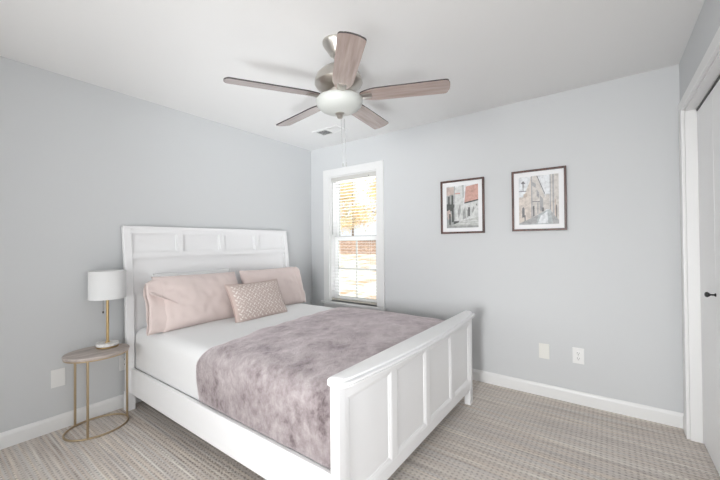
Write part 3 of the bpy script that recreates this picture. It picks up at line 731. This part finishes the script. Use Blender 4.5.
# ceiling vent
vt = thing('ceiling_vent', 'white two-way air register set in the ceiling near the window corner', 'vent', (0.70, -0.43, H), 0)
b = BM()
for (x0, x1, y0, y1) in ((-0.17, -0.14, -0.095, 0.095), (0.14, 0.17, -0.095, 0.095), (-0.14, 0.14, -0.095, -0.065), (-0.14, 0.14, 0.065, 0.095), (-0.006, 0.006, -0.065, 0.065)): box(b, x0, x1, y0, y1, -0.008, -0.0005, 0.002)
obj('vent_frame', b, trimm, vt)
b = BM()
for sgn in (-1, 1):
    for i in range(9):
        x = sgn*(0.014+i*0.0145)
        pr = [(x, -0.007), (x+sgn*0.011, -0.001), (x+sgn*0.0125, -0.001), (x+sgn*0.0015, -0.0075)]
        extrude_profile(b, pr, [lambda u, w, y=y: Vector((u, y, w)) for y in (-0.065, 0.065)])
obj('louvers', b, trimm, vt)
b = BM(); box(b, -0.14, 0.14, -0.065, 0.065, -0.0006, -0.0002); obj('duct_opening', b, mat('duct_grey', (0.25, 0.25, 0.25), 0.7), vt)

# ------------------------------------------------------------------ wall plates
def outlet(label, loc, nrm, m, duplex=True, cat='outlet', nm='wall_outlet'):
    root = thing(nm, label, cat, loc)
    # local frame built facing -y, then turned
    root.rotation_euler = (0, 0, {'-y': 0, '+x': PI/2, '-x': -PI/2}[nrm])
    b = BM(); box(b, -0.0375, 0.0375, -0.006, 0, -0.060, 0.060, 0.0025); obj('cover_plate', b, m, root)
    if duplex:
        for z in (0.020, -0.020):
            b = BM(); lathe(b, [(0.0165, 0), (0.0165, 0.0020), (0.0155, 0.0025)], 28); bmesh.ops.rotate(b, verts=b.verts, matrix=Matrix.Rotation(PI/2, 3, 'X')); bmesh.ops.translate(b, verts=b.verts, vec=(0, -0.006, z)); s = obj('socket', b, m, root, 40)
            b = BM(); box(b, -0.0075, -0.0050, -0.0092, -0.0080, z-0.002, z+0.008); box(b, 0.0050, 0.0075, -0.0092, -0.0080, z-0.002, z+0.007); lathe(b, [(0.0026, 0), (0.0026, 0.0012)], 12, (0, 0, 0)); 
            vv = [q for q in b.verts if abs(q.co.y) < 0.0079]
            bmesh.ops.rotate(b, verts=vv, matrix=Matrix.Rotation(PI/2, 3, 'X')); bmesh.ops.translate(b, verts=vv, vec=(0, -0.0080, z-0.009))
            obj('slot', b, slotm, s)
        b = BM(); lathe(b, [(0.003, 0), (0.0025, 0.001)], 12); bmesh.ops.rotate(b, verts=b.verts, matrix=Matrix.Rotation(PI/2, 3, 'X')); bmesh.ops.translate(b, verts=b.verts, vec=(0, -0.006, 0)); obj('screw', b, chainm, root)
    else:
        for z in (0.042, -0.042):
            b = BM(); lathe(b, [(0.003, 0), (0.0025, 0.001)], 12); bmesh.ops.rotate(b, verts=b.verts, matrix=Matrix.Rotation(PI/2, 3, 'X')); bmesh.ops.translate(b, verts=b.verts, vec=(0, -0.006, z)); obj('screw', b, m, root)
    return root
outlet('white duplex outlet on the window wall, right of the ivory blank plate', (2.850, 0, 0.370), '-y', platem)
outlet('ivory blank wall plate on the window wall, left of the white duplex outlet', (2.616, 0, 0.364), '-y', ivorym, False, 'wall plate', 'blank_plate')
outlet('white blank wall plate on the left wall, left of the side table', (0, -2.459, 0.350), '+x', platem, False, 'wall plate', 'blank_plate')
outlet('white outlet on the left wall, mostly hidden behind the side table leg by the bed', (0, -2.062, 0.345), '+x', platem)

# ------------------------------------------------------------------ framed street photographs
def colm(name, c): return mat(name, c, 0.7, spec=0.2)
def framed(label, x0, x1, z0, z1, shapes, cols, seed):
    cx, cz = (x0+x1)/2, (z0+z1)/2; w, h = (x1-x0)/2, (z1-z0)/2
    root = thing('framed_picture', label, 'picture', (cx, 0, cz), 0, 'framed street pictures on the window wall')
    fwid = 0.017; b = BM()
    box(b, -w, -w+fwid, -0.024, 0, -h, h, 0.002); box(b, w-fwid, w, -0.024, 0, -h, h, 0.002); box(b, -w+fwid, w-fwid, -0.024, 0, h-fwid, h, 0.002); box(b, -w+fwid, w-fwid, -0.024, 0, -h, -h+fwid, 0.002)
    obj('frame', b, framew, root)
    aw, ah = w-0.054, h-0.053
    b = BM()
    for (xa, xb, za, zb) in ((-w+fwid, -aw, -h+fwid, h-fwid), (aw, w-fwid, -h+fwid, h-fwid), (-aw, aw, -h+fwid, -ah), (-aw, aw, ah, h-fwid)): box(b, xa, xb, -0.012, -0.004, za, zb)
    obj('mat_board', b, matm, root)
    b = BM(); box(b, -aw, aw, -0.006, -0.004, -ah, ah)
    for i, (ci, poly) in enumerate(shapes):
        y = -0.0062-0.00006*i
        f_ = b.faces.new([b.verts.new(((-1+2*px)*aw, y, (1-2*py)*ah)) for px, py in poly]); f_.material_index = ci
    ms = []
    for i, c in enumerate(cols):
        m = colm('print_ink', c); n1 = noi(m, coords(m), 34, 5, 0.7)
        L(m, mixc(m, ramp(m, n1, [(0.38, (0.55,)*3), (0.5, (0.95,)*3), (0.64, (1.18,)*3)]), (0, 0, 0), c) if False else mixc(m, 1.0, c, ramp(m, n1, [(0.36, (0.80,)*3), (0.5, (1.0,)*3), (0.64, (1.12,)*3)]), 'MULTIPLY'), BS(m).inputs['Base Color']); ms.append(m)
    obj('street_print', b, ms, root)
def R4(x0, y0, x1, y1): return [(x0, y0), (x1, y0), (x1, y1), (x0, y1)]
# cols: 0 paper sky, 1 pale stone, 2 mid grey, 3 dark, 4 terracotta, 5 sand, 6 light cobble
cA = [(0.74, 0.75, 0.76), (0.64, 0.65, 0.64), (0.38, 0.39, 0.38), (0.12, 0.125, 0.12), (0.60, 0.37, 0.32), (0.58, 0.48, 0.44), (0.54, 0.55, 0.53)]
sA = [(5, R4(0, 0.02, 0.24, 0.22)), (2, [(0, 0.22), (0.22, 0.2), (0.26, 0.92), (0, 0.97)]), (3, R4(0.05, 0.24, 0.10, 0.46)), (3, R4(0.16, 0.22, 0.23, 0.46)), (3, [(0.0, 0.42), (0.26, 0.44), (0.22, 0.60), (0, 0.58)]),
      (5, [(0.0, 0.60), (0.10, 0.56), (0.16, 0.72), (0.04, 0.80)]), (3, R4(0.08, 0.66, 0.13, 0.92)), (3, R4(0.17, 0.58, 0.23, 0.86)),
      (1, [(0.26, 0.05), (0.54, 0.0), (0.56, 0.86), (0.25, 0.9)]), (4, R4(0.28, 0.17, 0.44, 0.20)), (2, R4(0.25, 0.0, 0.27, 0.80)), (2, [(0.36, 0.60), (0.44, 0.42), (0.46, 0.62), (0.38, 0.78)]), (2, R4(0.52, 0, 0.56, 0.30)), (3, [(0.24, 0.84), (0.40, 0.84), (0.40, 0.90), (0.22, 0.91)]),
      (0, R4(0.55, 0.0, 0.66, 0.44)), (4, [(0.62, 0.04), (1.0, 0.0), (1.0, 0.36), (0.57, 0.42)]), (3, [(0.57, 0.41), (1.0, 0.35), (1.0, 0.385), (0.57, 0.44)]),
      (1, [(0.57, 0.45), (1, 0.39), (1, 0.76), (0.57, 0.80)]), (2, [(0.52, 0.62), (0.60, 0.50), (0.62, 0.78), (0.52, 0.80)]), (3, R4(0.69, 0.53, 0.74, 0.74)), (2, R4(0.65, 0.58, 0.69, 0.76)), (2, [(0.80, 0.60), (0.86, 0.50), (0.88, 0.58), (0.82, 0.68)]), (3, R4(0.93, 0.46, 0.95, 0.50)),
      (6, [(0.25, 0.91), (0.57, 0.82), (1, 0.76), (1, 1), (0, 1), (0, 0.97)]), (1, [(0.5, 0.845), (1, 0.83), (1, 0.85), (0.48, 0.865)]), (1, [(0.42, 0.895), (1, 0.885), (1, 0.905), (0.40, 0.915)]), (2, [(0, 0.94), (1, 0.955), (1, 1), (0, 1)])]
framed('walnut-framed street picture with a red tiled roof, hung nearer the window', 1.752, 2.160, 1.336, 1.838, sA, cA, 1)
cB = [(0.76, 0.78, 0.80), (0.64, 0.61, 0.58), (0.42, 0.42, 0.43), (0.22, 0.22, 0.225), (0.58, 0.50, 0.44), (0.68, 0.62, 0.57), (0.50, 0.53, 0.54)]
sB = [(5, [(0, 0.30), (0.32, 0.0), (0.34, 0.90), (0, 0.98)]), (0, [(0, 0), (0.30, 0), (0.30, 0.08), (0.12, 0.42), (0, 0.42)]), (2, R4(0.09, 0.14, 0.14, 0.22)), (3, [(0.05, 0.14), (0.115, 0.08), (0.18, 0.14)]), (3, R4(0.105, 0.22, 0.12, 0.30)), (3, R4(0.0, 0.29, 0.20, 0.305)), (4, [(0.12, 0.36), (0.22, 0.34), (0.22, 0.42), (0.12, 0.43)]),
      (3, [(0.08, 0.66), (0.11, 0.62), (0.145, 0.66), (0.145, 0.84), (0.08, 0.85)]), (3, R4(0.14, 0.80, 0.17, 0.94)),
      (1, [(0.32, 0), (0.46, 0), (0.68, 0.46), (0.68, 0.74), (0.34, 0.88)]), (2, R4(0.32, 0, 0.35, 0.86)), (3, [(0.46, 0.0), (0.48, 0), (0.66, 0.36), (0.66, 0.40)]), (2, [(0.35, 0.12), (0.44, 0.16), (0.44, 0.24), (0.35, 0.20)]), (2, [(0.46, 0.28), (0.52, 0.34), (0.52, 0.46), (0.46, 0.42)]), (3, [(0.35, 0.52), (0.62, 0.53), (0.62, 0.545), (0.35, 0.535)]), (2, R4(0.47, 0.55, 0.50, 0.78)), (3, [(0.36, 0.62), (0.40, 0.62), (0.40, 0.82), (0.36, 0.84)]), (2, [(0.54, 0.40), (0.62, 0.48), (0.62, 0.70), (0.54, 0.74)]), (3, R4(0.58, 0.66, 0.64, 0.74)),
      (1, R4(0.68, 0.40, 0.78, 0.70)), (2, R4(0.785, 0.0, 0.81, 0.78)), (1, [(0.81, 0), (1, 0), (1, 0.94), (0.81, 0.78)]), (2, R4(0.85, 0.0, 0.885, 0.84)), (5, R4(0.81, 0.56, 0.85, 0.80)), (3, R4(0.93, 0.62, 0.955, 0.90)), (4, R4(0.90, 0.50, 0.93, 0.86)),
      (6, [(0.34, 0.86), (0.66, 0.73), (0.78, 0.70), (1, 0.94), (1, 1), (0, 1), (0, 0.97)]), (0, [(0.56, 0.82), (0.72, 0.74), (0.74, 0.98), (0.48, 0.98)]), (2, [(0.34, 0.86), (0.50, 0.80), (0.44, 0.98), (0.1, 1), (0, 0.97)]), (2, [(0.80, 0.74), (1, 0.93), (1, 1), (0.86, 1)])]
framed('walnut-framed picture of a street lamp and narrow alley, hung farther from the window', 2.390, 2.790, 1.342, 1.848, sB, cB, 2)
